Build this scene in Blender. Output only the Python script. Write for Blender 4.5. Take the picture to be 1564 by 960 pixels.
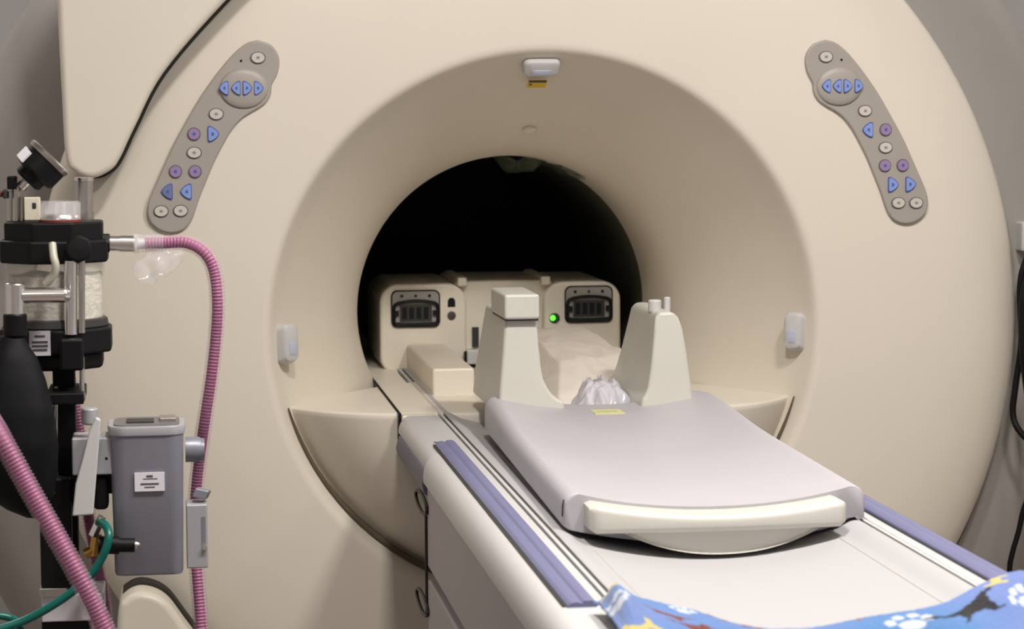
import bpy, bmesh, math, random
from mathutils import Vector, Matrix, noise
random.seed(7)
for o in list(bpy.data.objects): bpy.data.objects.remove(o, do_unlink=True)
S = bpy.context.scene
COL = S.collection
PI = math.pi
R = math.radians
ZB = 1.06                      # height of the bore axis above the floor

# ------------------------------------------------------------------ camera
F = 3557.2; CX, CY = 782.0, 480.0
_a, _p, _r = R(8.357), R(4.926), R(-0.294)
FW = Vector((math.sin(_a)*math.cos(_p), math.cos(_a)*math.cos(_p), -math.sin(_p)))
_rt = Vector((math.cos(_a), -math.sin(_a), 0)); _up = _rt.cross(FW)
RT = _rt*math.cos(_r) + _up*math.sin(_r); UP = _up*math.cos(_r) - _rt*math.sin(_r)
CAM = Vector((-.6278, -3.8636, .3615 + ZB))
cam = bpy.data.cameras.new('camera'); cam.sensor_width = 36; cam.lens = F/1564*36
cam.clip_start = .05
cam.dof.use_dof = True; cam.dof.focus_distance = 3.35; cam.dof.aperture_fstop = 9
co = bpy.data.objects.new('camera', cam); COL.objects.link(co)
m = Matrix.Identity(4)
for k in range(3):
    m[k][0], m[k][1], m[k][2], m[k][3] = RT[k], UP[k], -FW[k], CAM[k]
co.matrix_world = m
S.camera = co

# ------------------------------------------------------------------ world, exposure, light
w = bpy.data.worlds.new('world'); S.world = w; w.use_nodes = True
w.node_tree.nodes['Background'].inputs[0].default_value = (.8, .8, .8, 1)
w.node_tree.nodes['Background'].inputs[1].default_value = .05
S.view_settings.view_transform = 'Standard'; S.view_settings.look = 'None'
S.view_settings.gamma = 1; S.view_settings.exposure = .18; S.view_settings.use_curve_mapping = False
LIGHTS = [  # x, y, size x, size y, power : ceiling fixtures: key pair, added fill pair, pair added to brighten back wall
    (.52, -1.65, .26, .26, 33), (-.25, -1.75, .2, .2, 30), (1.5, -2.6, .3, .9, 6), (-1.2, -3.6, .3, .9, 7), (-1.75, .9, .3, .9, 15), (1.75, .9, .3, .9, 13),
]
CEIL = 2.75
for (x, y, sx, sy, pw) in LIGHTS:
    l = bpy.data.lights.new('ceiling_lamp', 'AREA'); l.shape = 'RECTANGLE'; l.size = sx*.95; l.size_y = sy*.95
    l.energy = pw; l.color = (1, .965, .925)
    lo = bpy.data.objects.new('ceiling_lamp', l); COL.objects.link(lo); lo.location = (x, y, CEIL-.03)

# ------------------------------------------------------------------ helpers
def srgb(c):
    def f(v):
        v /= 255.0
        return v/12.92 if v <= .04045 else ((v+.055)/1.055)**2.4
    return (f(c[0]), f(c[1]), f(c[2]), 1)
MATS = {}
def mat(name, col, rough=.5, metal=0, var=.03, scale=8, bump=0, bscale=300, trans=0, alpha=1, emit=0, spec=.5, coat=0, attr=None, sheen=0):
    if name in MATS: return MATS[name]
    M = bpy.data.materials.new(name); M.use_nodes = True
    nt = M.node_tree; b = nt.nodes['Principled BSDF']
    c = srgb(col)
    b.inputs['Roughness'].default_value = rough; b.inputs['Metallic'].default_value = metal
    b.inputs['Specular IOR Level'].default_value = spec
    b.inputs['Transmission Weight'].default_value = trans; b.inputs['Alpha'].default_value = alpha
    b.inputs['Coat Weight'].default_value = coat
    b.inputs['Sheen Weight'].default_value = sheen
    tc = nt.nodes.new('ShaderNodeTexCoord')
    if attr:
        at = nt.nodes.new('ShaderNodeAttribute'); at.attribute_name = attr
        nt.links.new(at.outputs['Color'], b.inputs['Base Color'])
    elif var > 0:
        n = nt.nodes.new('ShaderNodeTexNoise'); n.inputs['Scale'].default_value = scale; n.inputs['Detail'].default_value = 4
        nt.links.new(tc.outputs['Object'], n.inputs['Vector'])
        rp = nt.nodes.new('ShaderNodeValToRGB')
        rp.color_ramp.elements[0].position = .3; rp.color_ramp.elements[1].position = .7
        rp.color_ramp.elements[0].color = tuple(max(0, v*(1-var)) for v in c[:3])+(1,)
        rp.color_ramp.elements[1].color = tuple(min(1, v*(1+var)) for v in c[:3])+(1,)
        nt.links.new(n.outputs['Fac'], rp.inputs['Fac']); nt.links.new(rp.outputs['Color'], b.inputs['Base Color'])
    else:
        b.inputs['Base Color'].default_value = c
    if emit:
        b.inputs['Emission Color'].default_value = c; b.inputs['Emission Strength'].default_value = emit
    if bump:
        n2 = nt.nodes.new('ShaderNodeTexNoise'); n2.inputs['Scale'].default_value = bscale; n2.inputs['Detail'].default_value = 3
        nt.links.new(tc.outputs['Object'], n2.inputs['Vector'])
        bp = nt.nodes.new('ShaderNodeBump'); bp.inputs['Strength'].default_value = bump; bp.inputs['Distance'].default_value = .002
        nt.links.new(n2.outputs['Fac'], bp.inputs['Height']); nt.links.new(bp.outputs['Normal'], b.inputs['Normal'])
    MATS[name] = M
    return M

def P(px, py, Y):                       # point at depth plane Y seen at photo pixel (calibrated camera)
    d = FW*F + RT*(px-CX) - UP*(py-CY)
    return CAM + d*((Y-CAM.y)/d.y)
def PZ(px, py, Z):
    d = FW*F + RT*(px-CX) - UP*(py-CY)
    return CAM + d*((Z-CAM.z)/d.z)

XF = None                                # optional point map used while one thing is built
def root_loc(o):
    while o.parent: o = o.parent
    return o.location
def obj(name, parts, parent=None, bevel=0, seg=3, smooth=40, recalc=True):
    """parts: list of ((verts, faces), material) joined into ONE mesh object"""
    vs, fs, mi, ms = [], [], [], []
    for (v, f), m_ in parts:
        o0 = len(vs); vs += [tuple(p) for p in v]
        fs += [tuple(i+o0 for i in q) for q in f]
        if m_ not in ms: ms.append(m_)
        mi += [ms.index(m_)]*len(f)
    if XF: vs = [XF(p) for p in vs]
    off = root_loc(parent) if parent else Vector((0, 0, 0))
    if not parent:
        off = Vector((sum(p[0] for p in vs)/len(vs), sum(p[1] for p in vs)/len(vs), min(p[2] for p in vs)))
    me = bpy.data.meshes.new(name)
    me.from_pydata([(p[0]-off.x, p[1]-off.y, p[2]-off.z) for p in vs], [], fs)
    for m_ in ms: me.materials.append(m_)
    me.polygons.foreach_set('material_index', mi)
    if recalc:
        bm = bmesh.new(); bm.from_mesh(me); bmesh.ops.recalc_face_normals(bm, faces=bm.faces); bm.to_mesh(me); bm.free()
    me.polygons.foreach_set('use_smooth', [True]*len(me.polygons))
    if smooth < 180: me.set_sharp_from_angle(angle=R(smooth))
    o = bpy.data.objects.new(name, me); COL.objects.link(o)
    if parent: o.parent = parent
    else: o.location = off
    if bevel:
        b = o.modifiers.new('bevel', 'BEVEL'); b.width = bevel; b.segments = seg; b.limit_method = 'ANGLE'; b.angle_limit = R(35)
        b.harden_normals = True
    return o
def thing(name, label, cat, loc, group=None):
    o = bpy.data.objects.new(name, None); COL.objects.link(o); o.location = loc; o.empty_display_size = .1
    return tag(o, label, cat, group)
def tag(o, label, cat, group=None):
    o['label'] = label; o['category'] = cat
    if group: o['group'] = group
    return o
def struct(o):
    o['kind'] = 'structure'; return o

def box(x0, x1, y0, y1, z0, z1):
    v = [(x, y, z) for x in (x0, x1) for y in (y0, y1) for z in (z0, z1)]
    return v, [(0, 1, 3, 2), (4, 6, 7, 5), (0, 4, 5, 1), (2, 3, 7, 6), (0, 2, 6, 4), (1, 5, 7, 3)]
def obox(c, ax, ay, az):                # oriented box: centre and three half-axis vectors
    c, ax, ay, az = map(Vector, (c, ax, ay, az))
    v = [c+ax*i+ay*j+az*k for i in (-1, 1) for j in (-1, 1) for k in (-1, 1)]
    return v, [(0, 1, 3, 2), (4, 6, 7, 5), (0, 4, 5, 1), (2, 3, 7, 6), (0, 2, 6, 4), (1, 5, 7, 3)]
def prism(outline, y0, y1):             # outline in XZ, extruded along Y
    n = len(outline)
    v = [(x, y0, z) for x, z in outline]+[(x, y1, z) for x, z in outline]
    f = [tuple(range(n)), tuple(range(2*n-1, n-1, -1))]+[(i, (i+1) % n, n+(i+1) % n, n+i) for i in range(n)]
    return v, f
def prismz(outline, z0, z1):            # outline in XY, extruded along Z
    n = len(outline)
    v = [(x, y, z0) for x, y in outline]+[(x, y, z1) for x, y in outline]
    f = [tuple(range(n)), tuple(range(2*n-1, n-1, -1))]+[(i, (i+1) % n, n+(i+1) % n, n+i) for i in range(n)]
    return v, f
def lathe(prof, origin, axis, seg=48, cap=True):
    axis = Vector(axis).normalized(); origin = Vector(origin)
    t = Vector((0, 0, 1)) if abs(axis.z) < .9 else Vector((1, 0, 0))
    e1 = axis.cross(t).normalized(); e2 = axis.cross(e1)
    v, f = [], []
    for r, h in prof:
        for i in range(seg):
            a = 2*PI*i/seg
            v.append(origin+axis*h+(e1*math.cos(a)+e2*math.sin(a))*max(r, 1e-5))
    for k in range(len(prof)-1):
        for i in range(seg):
            j = (i+1) % seg
            f.append((k*seg+i, k*seg+j, (k+1)*seg+j, (k+1)*seg+i))
    if cap:
        f.append(tuple(range(seg-1, -1, -1))); f.append(tuple((len(prof)-1)*seg+i for i in range(seg)))
    return v, f
def cyl(p0, p1, r, seg=24, r1=None):
    p0, p1 = Vector(p0), Vector(p1)
    return lathe([(r, 0), (r if r1 is None else r1, (p1-p0).length)], p0, p1-p0, seg)
def spline(pts, n):                     # Catmull-Rom
    pts = [Vector(p) for p in pts]; out = []
    q = [pts[0]*2-pts[1]]+pts+[pts[-1]*2-pts[-2]]
    for i in range(1, len(q)-2):
        for k in range(n):
            t = k/n; a, b, c, d = q[i-1], q[i], q[i+1], q[i+2]
            out.append(.5*((2*b)+(c-a)*t+(2*a-5*b+4*c-d)*t*t+(3*b-a-3*c+d)*t**3))
    out.append(pts[-1]); return out
def resample(pts, step):
    out = [pts[0]]; acc = 0
    for a, b in zip(pts[:-1], pts[1:]):
        L = (b-a).length; d = step-acc
        while d <= L:
            out.append(a.lerp(b, d/L)); d += step
        acc = L-(d-step)
    return out
def tube(path, r, seg=16, rf=None, cap=True):
    path = [Vector(p) for p in path]; n = len(path); v, f = [], []
    t0 = (path[1]-path[0]).normalized(); e = t0.orthogonal().normalized()
    for k in range(n):
        t = (path[min(k+1, n-1)]-path[max(k-1, 0)]).normalized()
        e = (e-t*e.dot(t)).normalized(); g = t.cross(e)
        rr = rf(k) if rf else r
        for i in range(seg):
            a = 2*PI*i/seg; v.append(path[k]+(e*math.cos(a)+g*math.sin(a))*rr)
    for k in range(n-1):
        for i in range(seg):
            j = (i+1) % seg; f.append((k*seg+i, k*seg+j, (k+1)*seg+j, (k+1)*seg+i))
    if cap: f.append(tuple(range(seg-1, -1, -1))); f.append(tuple((n-1)*seg+i for i in range(seg)))
    return v, f
def loft(rings, cap=True):              # list of equally long closed rings
    n = len(rings[0]); v = [p for r_ in rings for p in r_]; f = []
    for k in range(len(rings)-1):
        for i in range(n):
            j = (i+1) % n; f.append((k*n+i, k*n+j, (k+1)*n+j, (k+1)*n+i))
    if cap: f.append(tuple(range(n-1, -1, -1))); f.append(tuple((len(rings)-1)*n+i for i in range(n)))
    return v, f
def sstep(a, b, x):
    t = max(0, min(1, (x-a)/(b-a))); return t*t*(3-2*t)
def ell(cx, cz, rx, rz, n=24):
    return [(cx+rx*math.cos(2*PI*i/n), cz+rz*math.sin(2*PI*i/n)) for i in range(n)]
def rrect(x0, x1, z0, z1, r, n=5):
    out = []
    for cx, cz, a0 in ((x1-r, z1-r, 0), (x0+r, z1-r, 90), (x0+r, z0+r, 180), (x1-r, z0+r, 270)):
        for k in range(n+1):
            a = R(a0+90*k/n); out.append((cx+r*math.cos(a), cz+r*math.sin(a)))
    return out

# ------------------------------------------------------------------ materials
cream = mat('cream_plastic', (224, 215, 200), .42, var=.02, scale=3, bump=.03, bscale=120)
cream2 = mat('cream_plastic_warm', (222, 214, 197), .4, var=.02, scale=5)
grey_shell = mat('grey_shell', (156, 151, 145), .5, var=.02)
gap_shade = mat('dark_gap_shade', (38, 33, 26), .7)  # dark colour for the shade in the side cover gaps
white_pl = mat('white_plastic', (198, 196, 195), .35, var=.015)
tray_white = mat('tray_white', (174, 172, 173), .5, var=.01, scale=4)
ivory = mat('ivory_plastic', (200, 197, 187), .38, var=.03, scale=12)
pad_lav = mat('pad_lavender_grey', (178, 174, 178), .5, var=.025, scale=10, bump=.05, bscale=250)
strip_blue = mat('strip_blue_grey', (110, 111, 146), .42, var=.04)
panel_lav = mat('panel_grey_lilac', (176, 169, 170), .5, var=.02)
dock_taupe = mat('dock_taupe', (112, 97, 88), .6, var=.04)
bumper = mat('bumper_slate', (104, 102, 118), .5)
pad_grey = mat('keypad_grey', (166, 158, 150), .45, var=.02)
black = mat('black_plastic', (11, 11, 12), .5, spec=.25)
black_rub = mat('black_rubber', (11, 11, 13), .65, spec=.2, var=.1, scale=30, bump=.1, bscale=60)
dark = mat('dark_grey', (45, 43, 42), .5)
liner = mat('bore_liner_shade', (88, 87, 77), .6, var=.1)  # darkened to stand in for the unlit depth of the bore
chrome = mat('chrome', (238, 235, 230), .24, 1, var=.02)
steel = mat('brushed_steel', (205, 200, 194), .3, 1, var=.05, scale=40)
brass = mat('brass', (190, 145, 80), .3, 1)
vap_grey = mat('vaporizer_grey', (132, 132, 142), .42, metal=.25, var=.04, scale=20)
vap_light = mat('vaporizer_light_grey', (168, 168, 172), .4, metal=.2, var=.03)
green_hose = mat('green_hose', (0, 92, 82), .35)
pink = mat('pink_hose', (142, 50, 100), .45, var=.08, scale=60)
clear = mat('clear_plastic', (240, 236, 240), .1, var=0, alpha=.16, spec=.7)
clear_rib = mat('clear_ribbed', (222, 180, 204), .3, var=0, alpha=.22, spec=.8)
glass = mat('canister_acrylic', (235, 232, 215), .08, var=0, alpha=.18, spec=.8)
label_w = mat('label_white', (222, 218, 224), .5)
label_y = mat('label_yellow', (222, 186, 30), .5)
label_py = mat('label_pale_yellow', (212, 208, 156), .5)
ink = mat('ink_dark', (84, 78, 80), .6)
icon_m = mat('icon_grey', (146, 140, 134), .6)
blue_b = mat('button_blue', (134, 156, 214), .4)
blue_d = mat('button_slate', (110, 122, 160), .4)
purple = mat('button_purple', (152, 128, 168), .4)
wht_b = mat('button_white', (206, 198, 188), .4)
rim_b = mat('button_rim', (104, 98, 100), .5)
rim_bl = mat('button_rim_blue', (78, 92, 160), .5)
led = mat('green_lamp', (70, 255, 40), .3, var=0, emit=4)
wall_m = mat('wall_paint', (200, 196, 195), .7, var=.02)
floor_m = mat('floor_vinyl', (140, 132, 124), .5, var=.05)
lamp_m = mat('lamp_diffuser', (255, 244, 228), .6, var=0, emit=3)

# ------------------------------------------------------------------ room
def slab_obj(name, b, m_): return struct(obj(name, [(box(*b), m_)]))
slab_obj('floor', (-2.6, 2.6, -5.2, 2.6, -.1, 0), floor_m)
slab_obj('ceiling', (-2.6, 2.6, -5.2, 2.6, CEIL, CEIL+.1), wall_m)
slab_obj('wall_back', (-2.6, 2.6, 2.6, 2.7, 0, CEIL), wall_m)
slab_obj('wall_front', (-2.6, 2.6, -5.3, -5.2, 0, CEIL), wall_m)
slab_obj('wall_left', (-2.7, -2.6, -5.2, 2.6, 0, CEIL), wall_m)
slab_obj('wall_right', (2.6, 2.7, -5.2, 2.6, 0, CEIL), wall_m)
names_l = ['over the table beside the cable side, small square', 'over the table edge nearest the breathing machine, small square', 'added as fill by the wall opposite the breathing machine', 'added as fill near the wall behind the camera', 'added to brighten the back wall, beside the scanner on the breathing machine side', 'added to brighten the back wall, beside the scanner on the cable side']
for i, (x, y, sx, sy, pw) in enumerate(LIGHTS):
    t = thing('ceiling_light', 'flat recessed ceiling light panel '+names_l[i], 'light', (x, y, CEIL-.02), 'recessed ceiling lights')
    obj('light_frame', [(box(x-sx/2-.02, x-sx/2, y-sy/2-.02, y+sy/2+.02, CEIL-.02, CEIL-.001), white_pl), (box(x+sx/2, x+sx/2+.02, y-sy/2-.02, y+sy/2+.02, CEIL-.02, CEIL-.001), white_pl),
        (box(x-sx/2, x+sx/2, y-sy/2-.02, y-sy/2, CEIL-.02, CEIL-.001), white_pl), (box(x-sx/2, x+sx/2, y+sy/2, y+sy/2+.02, CEIL-.02, CEIL-.001), white_pl)], t)
    obj('diffuser', [(box(x-sx/2, x+sx/2, y-sy/2, y+sy/2, CEIL-.014, CEIL-.002), lamp_m)], t)

# ------------------------------------------------------------------ MRI scanner
AX = (0, 1, 0); BO = (0, 0, ZB)
mri = thing('mri_scanner', 'large cream ring shaped scanner with flared round bore and grey rim', 'scanner', (0, .8, 0))
prof = [(.850, .16), (.856, .10), (.853, .082), (.843, .066), (.825, .05), (.79, .03), (.74, .013), (.68, .003), (.60, 0), (.482, 0), (.4745, .0012), (.469, .0045), (.4645, .011), (.459, .022),
        (.448, .045), (.43, .078), (.405, .122), (.378, .170), (.352, .217), (.330, .262), (.312, .305), (.299, .345), (.291, .385), (.287, .43), (.286, .50), (.286, .60)]
obj('front_cover', [(lathe(prof, (0, 0, ZB-.003), AX, 160, cap=False), cream)], mri, smooth=60, recalc=True)
obj('bore_liner', [(lathe([(.2855, .60), (.2855, 1.75)], BO, AX, 96, cap=False), liner), (lathe([(.286, 1.74), (.0, 1.75)], BO, AX, 96, cap=False), black)], mri)  # liner darkened for bore shade; black end disc added to shut out room light
obj('grey_shell', [(lathe([(.84, .12), (.90, .13), (.985, .17), (1.04, .23), (1.062, .32), (1.062, 1.70), (1.03, 1.78), (.30, 1.80)], (.02, 0, ZB-.03), AX, 128, cap=False), grey_shell)], mri)
obj('scanner_base', [(box(-.72, .72, .25, 1.7, 0, .5), grey_shell)], mri, bevel=.02)

# apron: bulging segment that closes the lower part of the flare, with a flat ledge on top
ZL = .932
rows, cols = 40, 96
RA = .452
fv, ff = [], []
def apY(x, z):
    rho = math.hypot(x, z-ZB)/RA
    return -.084 + .036*max(0, (rho-.3)/.7)**2 + .095*max(0, (rho-.62)/.38)**2.6
for i in range(rows+1):
    z = ZL-.004-(ZL-.004-(ZB-RA))*(i/rows)
    z = max(z, ZB-RA+1e-4)
    hx = math.sqrt(max(0, RA**2-(z-ZB)**2))
    for j in range(cols+1):
        x = -hx*math.cos(PI*j/cols); fv.append((x, apY(x, z), z))
for i in range(rows):
    for j in range(cols):
        a = i*(cols+1)+j; ff.append((a, a+1, a+cols+2, a+cols+1))
n0 = len(fv)                             # rounded lip then ledge going back
for k, (dz, dy) in enumerate(((.0015, .0012), (.003, .003), (.004, .007))):
    for j in range(cols+1):
        x, y, z = fv[j]; fv.append((x*(1-.004*k), y+dy, ZL-.004+dz))
for j in range(cols+1):
    x, y, z = fv[j]; fv.append((x, max(y+.02, .44-.55*(abs(x)/.44)**2*.72), ZL))
lv = [0, n0, n0+(cols+1), n0+2*(cols+1), n0+3*(cols+1)]
for k in range(4):
    for j in range(cols):
        ff.append((lv[k]+j, lv[k]+j+1, lv[k+1]+j+1, lv[k+1]+j))
obj('apron', [((fv, ff), cream)], mri, smooth=60)
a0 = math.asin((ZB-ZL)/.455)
obj('apron_gap_shade', [(tube([(-.4545*math.cos(a0+(PI-2*a0)*i/80), .026, ZB-.4545*math.sin(a0+(PI-2*a0)*i/80)) for i in range(81)], .006, 8, rf=lambda k: .0012+.0052*math.sin(PI*k/80)**.6), mat('gap_shade_brown', (92, 80, 62), .8))], mri)  # brown tube painting the shade in the groove round the apron

# control keypads (left one measured, right one mirrored)
def kp(x, y):                            # crop of the left keypad -> face plane
    p_ = P(200+x/3.096, 50+y/3.096, 0); return (p_.x, p_.z)
outl = [(600, 35), (660, 55), (695, 100), (702, 150), (690, 200), (667, 245), (662, 290), (640, 330), (600, 360), (550, 388), (510, 420), (470, 470), (430, 540), (390, 620), (355, 705),
        (325, 780), (305, 840), (285, 890), (250, 930), (195, 946), (140, 935), (95, 900), (78, 850), (85, 790), (110, 730), (150, 640), (200, 530), (260, 420), (330, 300), (400, 200), (460, 125), (510, 75), (555, 45)]
SC = (kp(100, 0)[0]-kp(0, 0)[0])/100
def dshape(cx, cz, w_, h_, d):           # rounded D / arrow pointing left (-1) or right (1)
    pts = [(-.5, -.40), (-.44, -.50), (-.30, -.52), (-.05, -.44), (.22, -.30), (.42, -.13), (.5, 0), (.42, .13), (.22, .30), (-.05, .44), (-.30, .52), (-.44, .50), (-.5, .40)]
    return [(cx+p_[0]*w_*d, cz+p_[1]*h_) for p_ in pts]
def shrink(o, k):
    cx = sum(p_[0] for p_ in o)/len(o); cz = sum(p_[1] for p_ in o)/len(o)
    return [(cx+(x-cx)*k, cz+(z-cz)*k) for x, z in o]
def keypad(sx, lab):
    g = lambda pts: [(sx*x, z) for x, z in pts]
    base = obj('control_keypad', [(prism(g([kp(q.x, q.y) for q in spline([(a, b, 0) for a, b in outl+outl[:1]], 3)[:-1]]), -.006, .004), pad_grey)], mri, bevel=.0035)
    base['label'] = lab
    cx, cz = kp(533, 263)
    cx *= sx
    dp = [(1, -.006), (.98, -.0085), (.9, -.0105), (.7, -.012), (.35, -.0132), (0.001, -.0136)]
    rings = [[(cx+117*SC*k*math.cos(2*PI*i/40), y, cz+97*SC*k*math.sin(2*PI*i/40)) for i in range(40)] for k, y in dp]
    obj('dial_mound', [(loft(rings), pad_grey)], base)
    def btn(out, y, cap, rim, icon=None, name='button'):
        parts = [(prism(out, y-.002, y+.002), rim), (prism(shrink(out, .84), y-.0036, y), cap)]
        if icon:
            parts.append((prism(shrink(out, .24) if icon == 1 else icon, y-.0041, y-.003), icon_m if cap is wht_b else rim_bl))
        obj(name, parts, base, smooth=30)
    for bx, d in ((438, -1), (495, -1), (550, 1), (603, 1)):
        x, z = kp(bx, 262); yy = -.0128 if bx in (495, 550) else -.0112
        btn(dshape(sx*x, z, 46*SC, 68*SC, d*sx), yy, blue_b, rim_bl, 1, 'arrow_button')
    for bx, by in ((600, 118), (403, 384), (299, 566), (143, 842), (235, 840)):
        x, z = kp(bx, by); btn(ell(sx*x, z, 37*SC, 29*SC, 20), -.006, wht_b, rim_b, 1, 'oval_button')
    for bx, by in ((298, 478), (211, 655), (303, 655)):
        x, z = kp(bx, by); btn(ell(sx*x, z, 32*SC, 32*SC, 20), -.006, purple, rim_b, 1, 'round_button')
    for bx, by, d, mm in ((390, 478, 1, blue_b), (170, 750, -1, blue_d if sx > 0 else blue_b), (260, 750, -1, blue_b)):
        x, z = kp(bx, by); btn(dshape(sx*x, z, 56*SC, 76*SC, d*sx), -.006, mm, rim_bl, 1, 'arrow_button')
    x, z = kp(520, 133); obj('pinhole', [(prism(ell(sx*x, z, 6*SC, 6*SC, 12), -.0068, -.004), black)], base)
keypad(1, 'grey control keypad beside the domed side cover')
keypad(-1, 'grey control keypad on the side without the breathing machine')

# positioning light housings around the flare
def housing(c, w_, h_, tilt, lab, sideways):
    """small white rounded housing on the flare; c = centre on the flare, outward = towards the bore axis / front"""
    n = Vector((-c[0]*.75, -.75*.46, (ZB-c[2])*.75)).normalized()
    up = Vector((0, 0, 1)) if sideways else Vector((0, -1, .25)).normalized()
    up = (up-n*up.dot(n)).normalized(); rt_ = up.cross(n)
    def pt(a, b, h): return Vector(c)+rt_*a+up*b+n*h
    rings = []
    for k, h in ((1.0, -.02), (1.0, .010), (.97, .016), (.88, .021), (.70, .023)):
        rings.append([pt(x*k, z*k + (.0 if k > .98 else .002), h) for x, z in rrect(-w_/2, w_/2, -h_/2, h_/2, min(w_, h_)*.30)])
    o = obj('laser_housing', [(loft(rings), white_pl)], mri)
    o['label'] = lab
    ring2 = [[pt(x*k, z*k-.1*h_, h) for x, z in rrect(-w_*.26, w_*.26, -h_*.17, h_*.17, h_*.1)] for k, h in ((1, .020), (1, .0238), (.8, .0246))]
    obj('laser_window', [(loft(ring2), mat('laser_window', (186, 190, 208), .15))], o)
    return o, pt
housing((-.443, .045, ZB-.022), .034, .066, 0, 'small white light housing on the flare below the nearest keypad', True)
housing((.447, .045, ZB-.018), .034, .066, 0, 'small white light housing on the flare opposite the hoses', True)
_, hp = housing((-.003, .045, ZB+.448), .064, .036, 0, 'small white light housing at the top of the flare', False)
# yellow warning label just below the top housing, lying on the flare
c0 = P(820, 128, .075)
nrm = Vector((0, -.45, -.9)).normalized(); upv = Vector((0, -.9, .45)).normalized()
obj('warning_label', [(obox(c0, (.016, 0, 0), nrm*.0012, upv*.012), label_y), (obox(c0+upv*.010+nrm*.001, (.015, 0, 0), nrm*.0008, upv*.0025), ink),
    (obox(c0-Vector((.011, 0, 0))+nrm*.001, (.0025, 0, 0), nrm*.0006, upv*.003), ink)], mri)
cb = P(808, 198, .243)
obj('flare_button', [(lathe([(.0125, -.006), (.0125, .003), (.010, .0055), (.004, .0065)], cb, Vector((0, -.5, -.87)), 24), cream)], mri)
# loose clear film hanging at the top of the bore mouth
tp = []
for i in range(25):
    t = i/24
    ang = R(92-34*t) 
    rr = .282-.006*math.sin(9*t)-.008*noise.noise((t*9, 2, 0))
    tp.append((t, ang, rr))
fv, ff = [], []
for t, ang, rr in tp:
    for k in range(7):
        y = .46+.025*k*(1+.3*noise.noise((t*7, k*.4, 5))); r2 = rr-.036*(k/6)**1.5*math.sin(PI*min(1, t*1.4))*.9
        fv.append((r2*math.cos(ang), y, ZB+r2*math.sin(ang)))
for i in range(24):
    for k in range(6):
        a = i*7+k; ff.append((a, a+1, a+8, a+7))
o = obj('loose_film', [((fv, ff), mat('loose_film', (120, 130, 114), .2, var=.1, alpha=.45))], mri, recalc=False)
sm = o.modifiers.new('thick', 'SOLIDIFY'); sm.thickness = .0008
o['label'] = 'crumpled clear film hanging inside the top of the bore'

# domed side covers
so = spline([(-.27, 0, 1.85), (-.40, 0, 1.735), (-.532, 0, 1.606), (-.633, 0, 1.491), (-.680, 0, 1.405), (-.706, 0, 1.352), (-.722, 0, 1.333), (-.750, 0, 1.322), (-.776, 0, 1.332), (-.790, 0, 1.356), (-.794, 0, 1.45), (-.798, 0, 1.605), (-.80, 0, 1.85)], 6)
pts = [(p_.x, p_.z) for p_ in so]
o = obj('side_cover', [(prism(pts, -.075, .25), cream)], mri, bevel=.016, seg=5)
o['label'] = 'cream tapering side cover with rounded end above the breathing machine'
gs = [(x+.0046*(1 if x > -.75 else .2), z-.0025) for x, z in pts]
obj('cover_gap_shade', [(prism(gs, -.012, .16), gap_shade)], mri)  # dark rim standing in for the shaded gap round the cover
so = spline([(-.45, 0, .38), (-.55, 0, .50), (-.61, 0, .584), (-.645, 0, .632), (-.682, 0, .648), (-.71, 0, .638), (-.722, 0, .612), (-.728, 0, .5), (-.73, 0, .38), (-.60, 0, .34)], 6)
pts = [(p_.x, p_.z) for p_ in so]
o = obj('side_cover', [(prism(pts, -.075, .25), cream2)], mri, bevel=.016, seg=5)
o['label'] = 'pale rounded lower side cover behind the vaporizer'
gs = [(x+.003, z+.0045) for x, z in pts]
obj('cover_gap_shade', [(prism(gs, -.012, .16), gap_shade)], mri)  # same dark stand-in for gap shade, lower cover

# bridge rails carrying the table through the bore
for s in (-1, 1):
    obj('bridge_rail', [(box(min(s*.258, s*.200), max(s*.258, s*.200), -.10, 1.5, .885, .931), cream)], mri, bevel=.004)
    obj('bridge_gap', [(box(min(s*.2625, s*.258), max(s*.2625, s*.258), -.095, .9, .89, .9335), black)], mri)

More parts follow.
